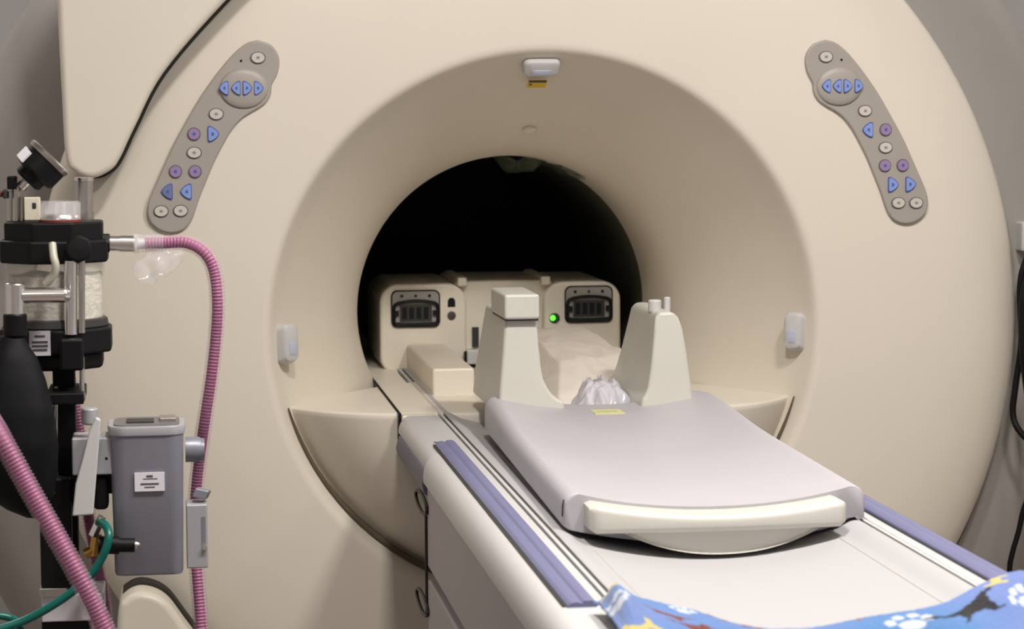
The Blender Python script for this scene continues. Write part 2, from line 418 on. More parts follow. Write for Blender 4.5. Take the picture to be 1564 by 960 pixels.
# ------------------------------------------------------------------ patient table
tab = thing('patient_table', 'long white scanner table with blue grey edge strips docked at the bore', 'table', (0, -1.2, 0))
Y0, Y1 = -2.35, -.53
def railprof(xi, xo, zt, zb_, r, s):
    pts = [(xi, zb_), (xi, zt)]
    for k in range(9):
        a = R(90*k/8); pts.append((xo-r*1.0+r*math.sin(a), zt-r*1.35+r*1.35*math.cos(a)))
    pts.append((xo, zb_)); return [(s*x, z) for x, z in pts]
for s in (-1, 1):
    obj('side_rail', [(prism(railprof(.199, .270, .932, .888, .026, s), Y0, Y1), white_pl)], tab, bevel=.002)
    obj('dock_rail', [(prism(railprof(.199, .264, .931, .905, .02, s), Y1+.004, -.103), white_pl)], tab, bevel=.002)
    obj('dock_bumper', [(prism([(s*.25, .862), (s*.268, .87), (s*.272, .885), (s*.266, .905), (s*.25, .905)], Y1+.004, -.14), bumper)], tab, bevel=.003)
    ye = -.455 if s < 0 else -.2
    sp = [(.213, .930), (.213, .936), (.218, .9395), (.226, .9395), (.229, .9365), (.233, .9385), (.240, .9375), (.2435, .934), (.2435, .930)]
    obj('edge_strip', [(prism([(s*x, z) for x, z in sp], -1.615 if s < 0 else Y0, ye), strip_blue)], tab, bevel=.001)
    obj('strip_shadow_gap', [(box(min(s*.2475, s*.211), max(s*.2475, s*.211), (-1.61 if s < 0 else Y0), ye-.004, .9325, .9332), dark)], tab)  # dark sheet painting the shadow line along the edge strip
    obj('strip_end_plate', [(box(min(s*.212, s*.244), max(s*.212, s*.244), ye+.003, ye+.02, .931, .9345), chrome)], tab, bevel=.001)
    obj('slot_strip', [(box(min(s*.1960, s*.1915), max(s*.1960, s*.1915), Y0, .9, .90, .9325), white_pl)], tab)
    obj('slot_floor', [(box(min(s*.201, s*.185), max(s*.201, s*.185), Y0, .9, .885, .905), dark)], tab)
    x0, x1 = sorted((s*.264, s*.22))
    obj('side_panel', [(box(x0, x1, Y0, Y1, .765, .888), panel_lav)], tab, bevel=.003)
    x0, x1 = sorted((s*.252, s*.22)); obj('panel_gap', [(box(x0, x1, Y0+.01, Y1-.01, .745, .766), dark)], tab)
    x0, x1 = sorted((s*.264, s*.22)); obj('side_panel', [(box(x0, x1, Y0, Y1-.0, .40, .747), panel_lav)], tab, bevel=.004)
    x0, x1 = sorted((s*.150, s*.10)); obj('dock_post', [(box(x0, x1, Y1-.02, -.16, .40, .884), dock_taupe)], tab)
# concave cradle
def crz(x):
    ax = abs(x)
    if ax < .150: return .899+.021*(ax/.150)**2
    return .920+.0125*sstep(.150, .182, ax)
xs = [-.187+.374*i/60 for i in range(61)]
o = obj('cradle', [(prism([(x, crz(x)) for x in xs]+[(.187, .885), (-.187, .885)], Y0, .9), tray_white)], tab, smooth=35)
for s in (-1, 1):
    x0, x1 = sorted((s*.1492, s*.1504)); obj('cradle_seam', [(box(x0, x1, Y0, .9, crz(.15)-.001, crz(.15)+.0004), mat('seam_grey', (176, 168, 160), .6))], tab)
obj('table_deck', [(box(-.25, .25, Y0, Y1-.004, .40, .884), panel_lav)], tab)
obj('dock_deck', [(box(-.25, .25, Y1, -.105, .868, .884), panel_lav)], tab)
obj('pedestal', [(box(-.2, .2, -1.9, -.3, .1, .42), panel_lav)], tab, bevel=.02)
obj('table_foot', [(box(-.27, .27, -2.1, -.25, .0, .1), dark)], tab, bevel=.015)
# wire hooks and rod by the panel end
def loop_path(px, py, rx, ry):
    c = P(px, py, Y1+.02); c.x = -.2645
    return [(c.x, c.y+.16*rx*math.cos(2*PI*i/28)/.16*1.0, c.z+ry*math.sin(2*PI*i/28)) for i in range(29)]
for (zc, yc) in ((.850, -.47), (.700, -.47)):
    path = [(-.2665, yc+.075*math.cos(2*PI*i/32), zc+.0135*math.sin(2*PI*i/32)) for i in range(33)]
    obj('release_hook', [(tube(path, .0027, 8), dark)], tab)
obj('hook_rod', [(cyl((-.2655, -.525, .69), (-.2655, -.525, .838), .0022, 10), dark)], tab)

# ------------------------------------------------------------------ spine coil pad with two uprights
CXC = .010
SK = .024                               # the pad lies slightly askew on the table
coil = thing('receiver_coil', 'pale lavender padded coil board with front lip and two upright horns on the table', 'coil', (CXC, -.75, .90))
NV = 48
def hw(v):                               # half width along the length, v=0 front .. 1 back
    return .184
def top(u, v):                           # u -1..1
    return .9555+.0195*abs(u)**2.2+.010*sstep(.5, 1, v)*(1)-.004*math.exp(-((v-.45)/.3)**2)*(1-u*u)
yf, yb = -1.18, -.285
rings = []
for k in range(NV+1):
    v = k/NV; y = yf+(yb-yf)*v; h = hw(v)
    if v > .96: h -= .022*((v-.96)/.04)**2.5
    ring = []
    nU = 40
    rc = .016
    for i in range(nU+1):
        u = -1+2*i/nU; x = u*(h-rc); ring.append((CXC+x, y, top(u, v)-.0))
    for q in range(1, 6):
        a = R(90*q/5); ring.append((CXC+h-rc+rc*math.sin(a), y, top(1, v)-rc*1.1+rc*1.1*math.cos(a)))
    ring.append((CXC+h, y, .936)); ring.append((CXC+h-.006, y, .9315))
    for i in range(nU+1):
        u = 1-2*i/nU; x = u*(h-.01); ring.append((CXC+x, y, max(crz(min(.19, abs(x+CXC)))+.004, .930-.02*(1-u*u))))
    ring.append((CXC-h+.006, y, .9315)); ring.append((CXC-h, y, .936))
    for q in range(5, 0, -1):
        a = R(90*q/5); ring.append((CXC-h+rc-rc*math.sin(a), y, top(1, v)-rc*1.1+rc*1.1*math.cos(a)))
    rings.append(ring)
# soft front and back edge
def shr(ring, dy, k):
    cz = .95
    return [(CXC+(x-CXC)*k, y+dy, cz+(z-cz)*(1-(1-k)*2.2)) for x, y, z in ring]
rings = [[(x+SK*(y-yf)/(yb-yf), y, z) for x, y, z in r_] for r_ in rings]
rings = [shr(rings[0], -.004, .985)]+[shr(rings[0], -.003, .993)]+rings+[shr(rings[-1], .006, .97)]
obj('pad', [(loft(rings), pad_lav)], coil, smooth=50)
obj('pad_seam', [(tube([(CXC-.1835, yf-.0035, .968), (CXC-.185, yf-.0032, .960), (CXC-.1852, yf-.003, .948)], .0009, 6), dark)], coil)
# front lip bar
rings = []
xl, xr = -.150, .158
for k in range(41):
    t = k/40; x = xl+(xr-xl)*t; u = (x-CXC)/.168
    zt = .9515+.0185*abs(u)**2.0; zb_ = .932+.0015*abs(u)
    e = min(1, min(t, 1-t)/.03); sh = math.sqrt(max(0, 1-(1-e)**2))*.28+.72
    yc0, yc1 = -1.178, -1.232+.006*(1-sh)*4
    zm = (zt+zb_)/2; hh = (zt-zb_)/2*sh; r_ = .007
    pts = rrect(yc1, yc0, zm-hh, zm+hh, min(r_, hh*.8), 4)
    rings.append([(x, a, b) for a, b in pts])
obj('front_lip', [(loft(rings), ivory)], coil, smooth=50)
# curved underside
rings = []
for y, k in ((-1.222, .92), (-1.226, .97), (-1.218, 1), (-.5, 1), (-.4, .9)):
    ring = []
    for i in range(31):
        u = -1+2*i/30; x = CXC+u*.125*k; ring.append((x, y, .9355-.0315*k*(1-abs(u)**2.2)))
    for i in range(31):
        u = 1-2*i/30; ring.append((CXC+u*.125*k, y, .942))
    rings.append(ring)
obj('curved_base', [(loft(rings), ivory)], coil, smooth=40)
# upright horns: outline in XZ, deep along Y with tapering
def horn(outline, ya, yb_, ztop, taper):
    r_ = []
    for k in range(7):
        t = k/6; r_.append([(x, ya+(yb_-ya)*t - (0 if k else 0), z) for x, z in outline])
    return loft(r_)
zb0 = .955
lo_ = [(-.131, zb0), (-.129, 1.0), (-.123, 1.06), (-.1185, 1.112), (-.069, 1.112), (-.0655, 1.06), (-.063, 1.03), (-.060, 1.012), (-.053, .998), (-.046, .988), (-.038, .982), (-.028, .978), (-.026, zb0)]
ro_ = [(.178, zb0), (.174, 1.0), (.166, 1.06), (.161, 1.088), (.155, 1.104), (.146, 1.113), (.124, 1.113), (.118, 1.104), (.1155, 1.08), (.111, 1.04), (.107, 1.012), (.104, .995), (.100, .985), (.094, .978), (.092, zb0)]
def taperhorn(outl_, ya, yb_, yb_top, name):
    rr_ = []
    for t in (0, .1, .5, .9, 1):
        ring = []
        for x, z in outl_:
            q = max(0, min(1, (z-.97)/.14)); ye_ = yb_+(yb_top-yb_)*q; ys_ = ya+.012*q
            ring.append((x, ys_+(ye_-ys_)*t, z))
        rr_.append(ring)
    return obj(name, [(loft(rr_), ivory)], coil, bevel=.006, seg=3, smooth=35)
taperhorn(lo_, -.335, -.02, -.10, 'horn')
taperhorn(ro_, -.335, -.04, -.13, 'horn')
o = obj('horn_cap', [(box(-.1215, -.0665, -.337, -.185, 1.106, 1.145), ivory)], coil, bevel=.005)
o = obj('horn_cap_gap', [(box(-.1195, -.068, -.333, -.19, 1.1035, 1.1065), dark)], coil)
obj('knob', [(cyl((.128, -.27, 1.108), (.128, -.27, 1.128), .0105, 20), white_pl)], coil, bevel=.003)
obj('knob', [(cyl((.148, -.27, 1.108), (.148, -.27, 1.132), .0055, 16), white_pl)], coil, bevel=.0025)
yl = -.36
zc_ = top(.1, .9)+.0012
obj('yellow_label', [(box(.010, .056, -.392, -.345, zc_-.002, zc_), label_py), (box(.017, .047, -.372, -.368, zc_-.001, zc_+.0003), mat('ink_olive', (170, 160, 90), .6))], coil)

# ------------------------------------------------------------------ coil connector box in the bore
bx = thing('connector_box', 'cream connector box with two black framed sockets inside the bore', 'box', (-.015, .55, .93))
YB = .45
XF = lambda p: (1.0348*p[0]+.0218, p[1]+.15, 1.0348*p[2]-.0495)   # size and place of the box, deeper in the bore
def wing(x0, x1, y0, y1, z0, z1, r_):
    return prism(rrect(x0, x1, z0, z1, r_, 7), y0, y1)
obj('housing', [(wing(-.243, -.080, YB, YB+.30, .935, 1.106, .036), cream2)], bx, bevel=.007)
obj('housing', [(wing(.066, .214, YB, YB+.30, .935, 1.106, .036), cream2)], bx, bevel=.007)
obj('centre_panel', [(box(-.10, .085, YB+.016, YB+.28, .935, 1.109), cream2)], bx, bevel=.006)
for x in (-.088, .070):
    obj('top_rib', [(box(x-.009, x+.009, YB-.004, YB+.22, 1.100, 1.117), cream2)], bx, bevel=.004)
def socket(cx, cz):
    y = YB
    w_, h_ = .044, .031
    pl = obj('socket_plate', [(prism(rrect(cx-w_, cx+w_, cz-h_, cz+h_+.004, .011), y-.003, y+.002), mat('socket_grey', (150, 146, 138), .5))], bx, bevel=.001)
    out = rrect(cx-w_-.002, cx+w_+.002, cz-h_-.002, cz+h_+.006, .012); inn = rrect(cx-w_, cx+w_, cz-h_, cz+h_+.004, .011)
    n = len(out)
    v = [(x, yy, z) for yy in (y-.0042, y+.001) for x, z in out]+[(x, yy, z) for yy in (y-.0042, y+.001) for x, z in inn]
    f = []
    for i in range(n):
        j = (i+1) % n; f += [(i, j, 2*n+j, 2*n+i), (i, j, n+j, n+i), (2*n+i, 2*n+j, 3*n+j, 3*n+i)]
    obj('socket_rim', [((v, f), black)], pl)
    # black handle bar, arched
    arch = [(cx-.041, y-.006, cz-.020), (cx-.041, y-.007, cz+.004), (cx-.036, y-.008, cz+.012), (cx-.018, y-.009, cz+.016), (cx, y-.009, cz+.017), (cx+.018, y-.009, cz+.016), (cx+.036, y-.008, cz+.012), (cx+.041, y-.007, cz+.004), (cx+.041, y-.006, cz-.020), (cx+.034, y-.006, cz-.026), (cx-.034, y-.006, cz-.026), (cx-.041, y-.006, cz-.020)]
    obj('socket_handle', [(tube(spline(arch, 5), .0032, 8), black)], pl)
    obj('socket_pins', [(box(cx-.030, cx+.030, y-.006, y, cz-.021, cz+.009), dark)]+[(box(cx-.026+.0135*i, cx-.017+.0135*i, y-.0072, y-.004, cz-.017, cz+.005), black) for i in range(4)], pl)
    for s in (-1, 1):
        obj('latch', [(box(cx+s*.036-.004, cx+s*.036+.004, y-.009, y, cz-.011, cz-.001), black)], pl)
        obj('screw', [(cyl((cx+s*.026, y-.005, cz+.026), (cx+s*.026, y, cz+.026), .0028, 12), black)], pl)
    obj('screw', [(cyl((cx, y-.0042, cz+.026), (cx, y, cz+.026), .003, 12), dark)], pl)
socket(-.176, 1.058); socket(.152, 1.061)
obj('keyhole', [(prism([(-.1155, 1.062), (-.1015, 1.062), (-.1015, 1.074), (-.105, 1.079), (-.112, 1.079), (-.1155, 1.074)], YB-.001, YB+.004), black)], bx)
obj('plug_hole', [(lathe([(.008, 0), (.008, .0025), (.006, .003)], (-.1085, YB, 1.046), (0, -1, 0), 20), mat('hole_brown', (74, 62, 56), .5))], bx)
lm = obj('lamp_socket', [(lathe([(.0095, 0), (.0095, .003), (.0075, .004), (.0065, .002)], (.087, YB-.0, 1.038), (0, -1, 0), 24), dark)], bx)
obj('green_lamp', [(lathe([(.0048, 0), (.0045, .003), (.003, .0052), (.0005, .006)], (.083, YB-.002, 1.038), (0, -1, 0), 20), led)], lm)
obj('slot', [(box(-.068, -.056, YB+.010, YB+.020, .985, 1.022), dark)], bx)
pg = obj('plug', [(box(-.082, -.060, YB-.02, YB+.018, .955, .982), white_pl)], bx, bevel=.003)
obj('plug_clip', [(box(-.086, -.081, YB-.016, YB+.02, .952, .978), black), (box(-.086, -.064, YB-.016, YB+.02, .949, .954), black)], pg)

XF = None
tag(obj('arm_block', [(box(-.178, -.104, .155, .598, .923, .979), cream)], bevel=.005), 'plain cream rectangular block lying along the table edge inside the bore', 'block')

# crumpled sheet and plastic bag between the horns
def crumple(name, x0, x1, y0, y1, hfun, n, m_, amp, fr, seed, zbase=.934, thick=.0012):
    v, f = [], []
    for i in range(n+1):
        for j in range(n+1):
            u, t = i/n, j/n
            e = min(1, min(u, 1-u, t, 1-t)/.12)
            q = Vector((u*fr, t*fr, seed))
            rg = 1-abs(noise.noise(q))*2; rg2 = 1-abs(noise.noise(q*2.3+Vector((3, 1, 2))))*2
            h = hfun(u, t)+amp*e*(rg*.7+rg2*.35-.4)
            dx = .008*noise.noise(q*1.3+Vector((9, 0, 0))); dy = .012*noise.noise(q*1.3+Vector((0, 9, 0)))
            xx = x0+(x1-x0)*u+dx
            v.append((xx, y0+(y1-y0)*t+dy, max(crz(min(.187, abs(xx)))+.004, zbase+max(h, 0))))
    for i in range(n):
        for j in range(n):
            a = i*(n+1)+j; f.append((a, a+1, a+n+2, a+n+1))
    o = obj(name, [((v, f), m_)], recalc=False, smooth=180)
    s_ = o.modifiers.new('thick', 'SOLIDIFY'); s_.thickness = thick; s_.offset = 1
    return o
sheet_m = mat('sheet_beige', (218, 209, 198), .75, var=.03, scale=30)
def hs(u, t):
    return max(.002, min(.074+.02*(t-.5), .004+.26*u+.03*t, .012+.34*(1-u), .012+.20*t-.02*u, .020+.05*u+.9*(1-t)))
tag(crumple('crumpled_sheet', -.020, .186, -.20, .50, hs, 72, sheet_m, .009, 2.6, 4.0), 'crumpled beige sheet piled in the bore mouth behind the horns', 'sheet')
def hb(u, t): return .062*max(0, math.sin(PI*u))**.45*max(0, math.sin(PI*min(1, t*1.05)))**.5*(1.05-.35*u)
bag_m = mat('plastic_bag', (232, 228, 236), .18, var=.04, scale=40, alpha=.55, spec=.9)
tag(crumple('plastic_bag', .012, .118, -.265, -.09, hb, 48, bag_m, .020, 4.6, 5.0, thick=.0006), 'crinkled translucent white plastic bag between the two horns', 'plastic bag')

# ------------------------------------------------------------------ fleece blanket on the near end of the table
def blanket():
    NX, NT = 430, 200
    X0, W, L = -.222, .64, .55
    # far silhouette of the bunched cloth: (x, y, ridge height)
    HEM = [(-.222, -1.66, .966)]+[tuple(PZ(a, b, c)) for a, b, c in ((922, 890, .972), (930, 884, .974), (946, 888, .968), (965, 911, .946), (997, 914, .943), (1025, 925, .940), (1062, 928, .938), (1100, 946, .936), (1164, 959, .934), (1238, 958, .936), (1330, 939, .944), (1395, 930, .954), (1442, 920, .962), (1474, 902, .968), (1511, 883, .976), (1539, 872, .980), (1564, 869, .980), (1620, 872, .976), (1700, 880, .965))]
    def hem(x):
        if x <= HEM[0][0]: return HEM[0][1:]
        for a, b in zip(HEM[:-1], HEM[1:]):
            if x <= b[0]:
                k = (x-a[0])/(b[0]-a[0]); return (a[1]+(b[1]-a[1])*k, a[2]+(b[2]-a[2])*k)
        return HEM[-1][1:]
    def hems(x):                            # smoothed
        q = [hem(x+d) for d in (-.012, -.006, 0, .006, .012)]
        return (sum(a for a, b in q)/5+.025, sum(b for a, b in q)/5)
    v, f, cols_ = [], [], []
    dogA = [(-.52, .10), (-.40, .16), (-.25, .06), (-.02, .16), (.18, .22), (.30, .32), (.52, .34), (.48, .28), (.36, .22), (.34, .02), (.40, -.22), (.50, -.26), (.32, -.28), (.22, -.10), (.0, -.12), (-.08, -.30), (-.18, -.36), (-.10, -.22), (-.16, -.06), (-.26, -.02), (-.34, .04)]
    bone = [(-.5, -.3), (-.3, -.45), (-.2, -.15), (.2, -.15), (.3, -.45), (.5, -.3), (.42, 0), (.5, .3), (.3, .45), (.2, .15), (-.2, .15), (-.3, .45), (-.5, .3), (-.42, 0)]
    def inpoly(a, b, poly):
        c = False; j = len(poly)-1
        for i in range(len(poly)):
            xi, yi = poly[i]; xj, yj = poly[j]
            if (yi > b) != (yj > b) and a < (xj-xi)*(b-yi)/(yj-yi)+xi: c = not c
            j = i
        return c
    def paw(a, b):
        if (a/.27)**2+((b+.15)/.22)**2 < 1: return True
        for cx, cy in ((-.38, .08), (-.15, .33), (.15, .33), (.38, .08)):
            if ((a-cx)/.13)**2+((b-cy)/.17)**2 < 1: return True
        return False
    white = srgb((186, 192, 204)); yel = srgb((188, 174, 104)); brn = srgb((110, 56, 44)); blk = srgb((30, 28, 32)); rus = srgb((140, 60, 30))
    # print motifs: kind, x, s (distance from far hem along the cloth), width, height, turn, colour
    PR = [('bone', -.208, .020, .024, .030, 60, yel), ('paw', -.214, .072, .034, .042, 10, white), ('dog', -.163, .078, .046, .042, -24, brn), ('dog', -.142, .105, .046, .045, 10, brn), ('bone', -.200, .140, .040, .040, 20, yel),
          ('paw', -.140, .040, .024, .030, 0, white), ('dog', -.114, .026, .024, .02, -20, brn), ('dog', -.090, .030, .03, .02, -10, brn), ('bone', .014, .026, .012, .018, 30, rus), ('paw', .048, .062, .038, .045, 0, white), ('dog', .099, .066, .080, .062, 4, blk),
          ('paw', .090, .020, .026, .022, 0, white), ('bone', .146, .036, .018, .034, 70, yel), ('paw', .160, .078, .030, .040, 10, white), ('paw', -.05, .10, .036, .045, 0, white), ('dog', .03, .19, .08, .07, 0, brn), ('paw', -.10, .2, .036, .04, 0, white), ('bone', .15, .2, .05, .03, 0, yel), ('dog', .23, .16, .08, .07, 0, blk), ('paw', .26, .06, .036, .04, 0, white), ('bone', .21, .05, .03, .04, 0, yel), ('dog', .34, .08, .08, .07, 0, brn)]
    HM = [hems(min(X0+W*i/NX, .285)) for i in range(NX+1)]
    for i in range(NX+1):
        s = W*i/NX; x = X0+s; drop = 0
        if x > .272: drop = x-.272; 
        for j in range(NT+1):
            t = L*(j/NT)**1.5
            xx = min(x, .272+.012*min(1, drop/.03))
            hy, hz_ = HM[i]
            y = hy-t
            base = crz(min(abs(xx), .187)) if abs(xx) < .187 else .934+.008*sstep(.2, .215, abs(xx))-.012*sstep(.245, .272, abs(xx))
            hh = max(.008, hz_-base-.003)
            prof_ = sstep(-.004, .028, t)*(1-.80*sstep(.03, .20, t))
            zz = base+.003+hh*prof_
            zz += (.004*math.sin(xx*34+y*21)+.005*noise.noise((xx*20, y*20, 1)))*sstep(.03, .09, t)*(1 if hh > .02 else .5)
            zz = max(zz, base+.0045)
            le = sstep(0, .016, s)                       # left hem rolls down
            zz = base+.003+(zz-base-.003)*(.15+.85*le)
            zz -= drop
            if drop: xx += .010*math.sin(y*30)*sstep(0, .1, drop)
            zz += .0007*noise.noise((x*260, y*260, 0))
            v.append((xx, y, zz))
            c = srgb((78, 122, 172)); lv_ = max(0, min(1, .5+1.4*noise.noise((x*7+3, t*9, 7))))*.55+.35*sstep(.05, .2, x)
            c2 = srgb((116, 122, 176)); c = tuple(c[k]*(1-lv_)+c2[k]*lv_ for k in range(3))+(1,)
            jx, jt = x+.0012*noise.noise((x*300, t*300, 9)), t+.0012*noise.noise((x*300, t*300, 19))
            for kind, px_, ps, pw, ph, tr, cc in PR:
                if abs(jx-px_) > .06 or abs(jt-ps) > .06: continue
                ca, sa = math.cos(R(tr)), math.sin(R(tr)); a0, b0 = jx-px_, -(jt-ps)
                a, b = (a0*ca+b0*sa)/pw, (-a0*sa+b0*ca)/ph
                if (kind == 'paw' and paw(a, b)) or (kind == 'dog' and inpoly(a, b, dogA)) or (kind == 'bone' and inpoly(a, b, bone)): c = cc
            cols_.append(c)
    for i in range(NX):
        for j in range(NT):
            a = i*(NT+1)+j; f.append((a, a+1, a+NT+2, a+NT+1))
    fl = mat('fleece_print', (255, 255, 255), .95, attr='print', bump=.5, bscale=700, sheen=.3, spec=.1)
    o = obj('fleece_blanket', [((v, f), fl)], recalc=False, smooth=180)
    at = o.data.color_attributes.new('print', 'FLOAT_COLOR', 'POINT')
    at.data.foreach_set('color', [q for c in cols_ for q in c])
    s_ = o.modifiers.new('thick', 'SOLIDIFY'); s_.thickness = .003; s_.offset = -1
    tag(o, 'blue fleece blanket printed with dogs and paw prints on the near table end', 'blanket')
blanket()

# ------------------------------------------------------------------ anaesthesia machine
YA = -.9
SA = (P(1, 0, YA)-P(0, 0, YA)).length     # metres per photo pixel at that distance
def A(px, py, dy=0): return P(px, py, YA+dy)
c_ax = A(84, 400)                          # canister axis
def octo(c, r_, z0, z1, rot=22.5, sq=1.0):
    return prismz([(c.x+r_*math.cos(R(rot+45*i)), c.y+sq*r_*math.sin(R(rot+45*i))) for i in range(8)], z0, z1)
Zp = lambda py: A(84, py).z
ab = thing('carbon_dioxide_absorber', 'black capped clear absorber canister of white granules on the breathing machine', 'absorber', (c_ax.x, c_ax.y, Zp(565)))
rp = 82*SA
obj('top_plate', [(octo(c_ax, rp*1.00, Zp(368), Zp(337)), black)], ab, bevel=.003)
obj('cap_ring', [(octo(c_ax, rp*1.10, Zp(399), Zp(364)), black)], ab, bevel=.004)
kc = A(120, 380, -rp*1.08)
obj('clamp_knob', [(lathe([(.017, -.02), (.017, .003), (.014, .006), (.003, .007)], kc, (.1, -1, .1), 8), black)], ab)
can = obj('canister', [(lathe([(77*SA, 0), (77*SA, Zp(395)-Zp(495)), (74*SA, Zp(395)-Zp(495)), (74*SA, 0)], (c_ax.x, c_ax.y, Zp(495)), (0, 0, 1), 48, cap=False), glass)], ab)
# granules: a mound filling the canister with knobbly surface
gv, gf = [], []
ns_, nr_ = 90, 40
hz = Zp(418)-Zp(495); rg_ = 72*SA
for k in range(nr_+1):
    for i in range(ns_):
        a = 2*PI*i/ns_; z = hz*k/nr_; n_ = noise.noise((math.cos(a)*22, math.sin(a)*22, z*340))
        r_ = rg_+.0016*n_; gv.append((c_ax.x+r_*math.cos(a), c_ax.y+r_*math.sin(a), Zp(495)+z+(.006*noise.noise((a*2, 5, 0)) if k == nr_ else 0)))
for k in range(nr_):
    for i in range(ns_):
        j = (i+1) % ns_; gf.append((k*ns_+i, k*ns_+j, (k+1)*ns_+j, (k+1)*ns_+i))
gf.append(tuple(nr_*ns_+i for i in range(ns_)))
go = obj('granules', [((gv, gf), mat('soda_lime', (206, 198, 190), .8, var=.18, scale=180, bump=.8, bscale=350))], can, smooth=180)
go['label'] = 'white absorbent granules'
obj('base_ring', [(lathe([(79*SA, 0), (82*SA, .004), (80*SA, .012), (76*SA, .014)], (c_ax.x, c_ax.y, Zp(500)), (0, 0, 1), 40), dark)], ab)
obj('bottom_housing', [(octo(c_ax, rp*1.14, Zp(535), Zp(497)), black)], ab, bevel=.004)
obj('bottom_housing', [(octo(c_ax, rp*.96, Zp(560), Zp(533)), black)], ab, bevel=.006)
lc = A(61, 524, -rp*1.12)
obj('label_plate', [(obox(lc, (16*SA, 0, 0), (0, .001, 0), (0, 0, 19*SA)), label_w)]+[(obox(lc+Vector((0, -.001, dz*SA)), (wd*SA, 0, 0), (0, .0006, 0), (0, 0, 1.6*SA)), ink) for dz, wd in ((11, 8), (2, 12), (-4, 12), (-10, 11))], ab)
# chrome tubes in front of the canister
dF = -rp*1.02
obj('chrome_tube', [(cyl(A(108, 510, dF), A(108, 398, dF), 10.5*SA, 24), chrome)], ab)
obj('guide_rod', [(cyl(A(125, 508, dF), A(125, 398, dF), 5*SA, 16), steel)], ab)
obj('guide_rod', [(cyl(A(125, 602, dF), A(125, 545, dF), 4*SA, 14), steel)], ab)
obj('rod_nut', [(lathe([(4*SA, -.006), (6*SA, -.003), (6*SA, .003), (4*SA, .006)], A(125, 605, dF), (0, 0, 1), 16), steel)], ab)
obj('front_block', [(box(A(96, 540).x, A(131, 540).x, c_ax.y-rp*1.3, c_ax.y-rp*.8, Zp(556), Zp(508)), black)], ab, bevel=.004)
obj('bag_elbow', [(cyl(A(23, 482, -.10), A(23, 432, -.10), 15*SA, 28), chrome)], ab, bevel=.002)
obj('bag_arm', [(cyl(A(34, 451, -.10), A(99, 450, -.10), 12*SA, 24), chrome), (lathe([(12*SA, 0), (11*SA, .003), (6*SA, .0065), (.001, .0075)], A(99, 450, -.10), RT, 24), chrome)], ab)
obj('bag_collar', [(cyl(A(23, 514, -.10), A(23, 478, -.10), 18*SA, 24), black)], ab, bevel=.003)
obj('sample_line', [(tube(spline([A(80, 372, -.075), A(82, 392, -.085), A(85, 405, -.088), A(82, 420, -.085), A(70, 434, -.08)], 8), 6*SA, 12), mat('tube_cream', (190, 186, 168), .4, alpha=.85, var=.03))], ab)
# top fittings
obj('outlet_post', [(cyl(A(128, 338, .03), A(128, 272, .03), 14.5*SA, 24), steel), (cyl(A(128, 336, .03), A(128, 322, .03), 16*SA, 24), steel), (cyl(A(128, 276, .03), A(128, 271, .03), 15.5*SA, 24), chrome)], ab)
vd = A(92, 336, -.03)
dm = obj('valve_dome', [(lathe([(32*SA, 0), (32*SA, 26*SA), (30*SA, 30*SA), (27*SA, 30*SA), (28*SA, 0)], vd, (0, 0, 1), 36, cap=False), clear)], ab)
obj('valve_disc', [(lathe([(31*SA, 0), (31*SA, 4*SA), (27*SA, 9*SA), (25*SA, 9*SA), (10*SA, 10*SA)], vd, (0, 0, 1), 36), steel)], dm)
obj('valve_gasket', [(lathe([(33*SA, -.002), (33*SA, .001)], vd, (0, 0, 1), 36), mat('gasket_red', (120, 44, 40), .5))], dm)
for i in range(6):
    a = R(60*i+20); q = vd+Vector((30*SA*math.cos(a), 30*SA*math.sin(a), 0))
    obj('dome_post', [(cyl(q, q+Vector((0, 0, 27*SA)), 3*SA, 10), clear)], dm)
q = A(49, 336, -.03)
obj('valve_block', [(box(q.x-11*SA, q.x+13*SA, q.y-.012, q.y+.012, q.z, q.z+36*SA), mat('valve_beige', (206, 198, 178), .4)), (box(q.x+1*SA, q.x+8*SA, q.y-.0128, q.y-.01, q.z+18*SA, q.z+28*SA), dark)], ab, bevel=.002)
for px_, w_, tp_ in ((15, 4.5, 292), (25, 7, 284), (34, 4, 300)):
    obj('gauge_post', [(cyl(A(px_, 338, -.02), A(px_, tp_, -.02), w_*SA, 16), steel)], ab, bevel=.001)
obj('post_cap', [(box(A(13, 280).x, A(28, 280).x, c_ax.y-.03, c_ax.y-.008, A(20, 288).z, A(20, 268).z), black), (box(A(6, 280).x, A(13, 280).x, c_ax.y-.03, c_ax.y-.01, A(8, 302).z, A(8, 288).z), dark), (box(A(-6, 280).x, A(6, 280).x, c_ax.y-.026, c_ax.y-.014, A(0, 300).z, A(0, 291).z), mat('handle_rust', (96, 40, 26), .5))], ab, bevel=.002)
obj('outlet_pipe', [(cyl(A(160, 371, -.01), A(205, 372, -.01), 12*SA, 24), chrome), (cyl(A(183, 371.5, -.01), A(206, 372, -.01), 13*SA, 24), chrome)], ab)
obj('outlet_nut', [(cyl(A(150, 371, -.01), A(168, 371, -.01), 17*SA, 6), black)], ab, bevel=.002)

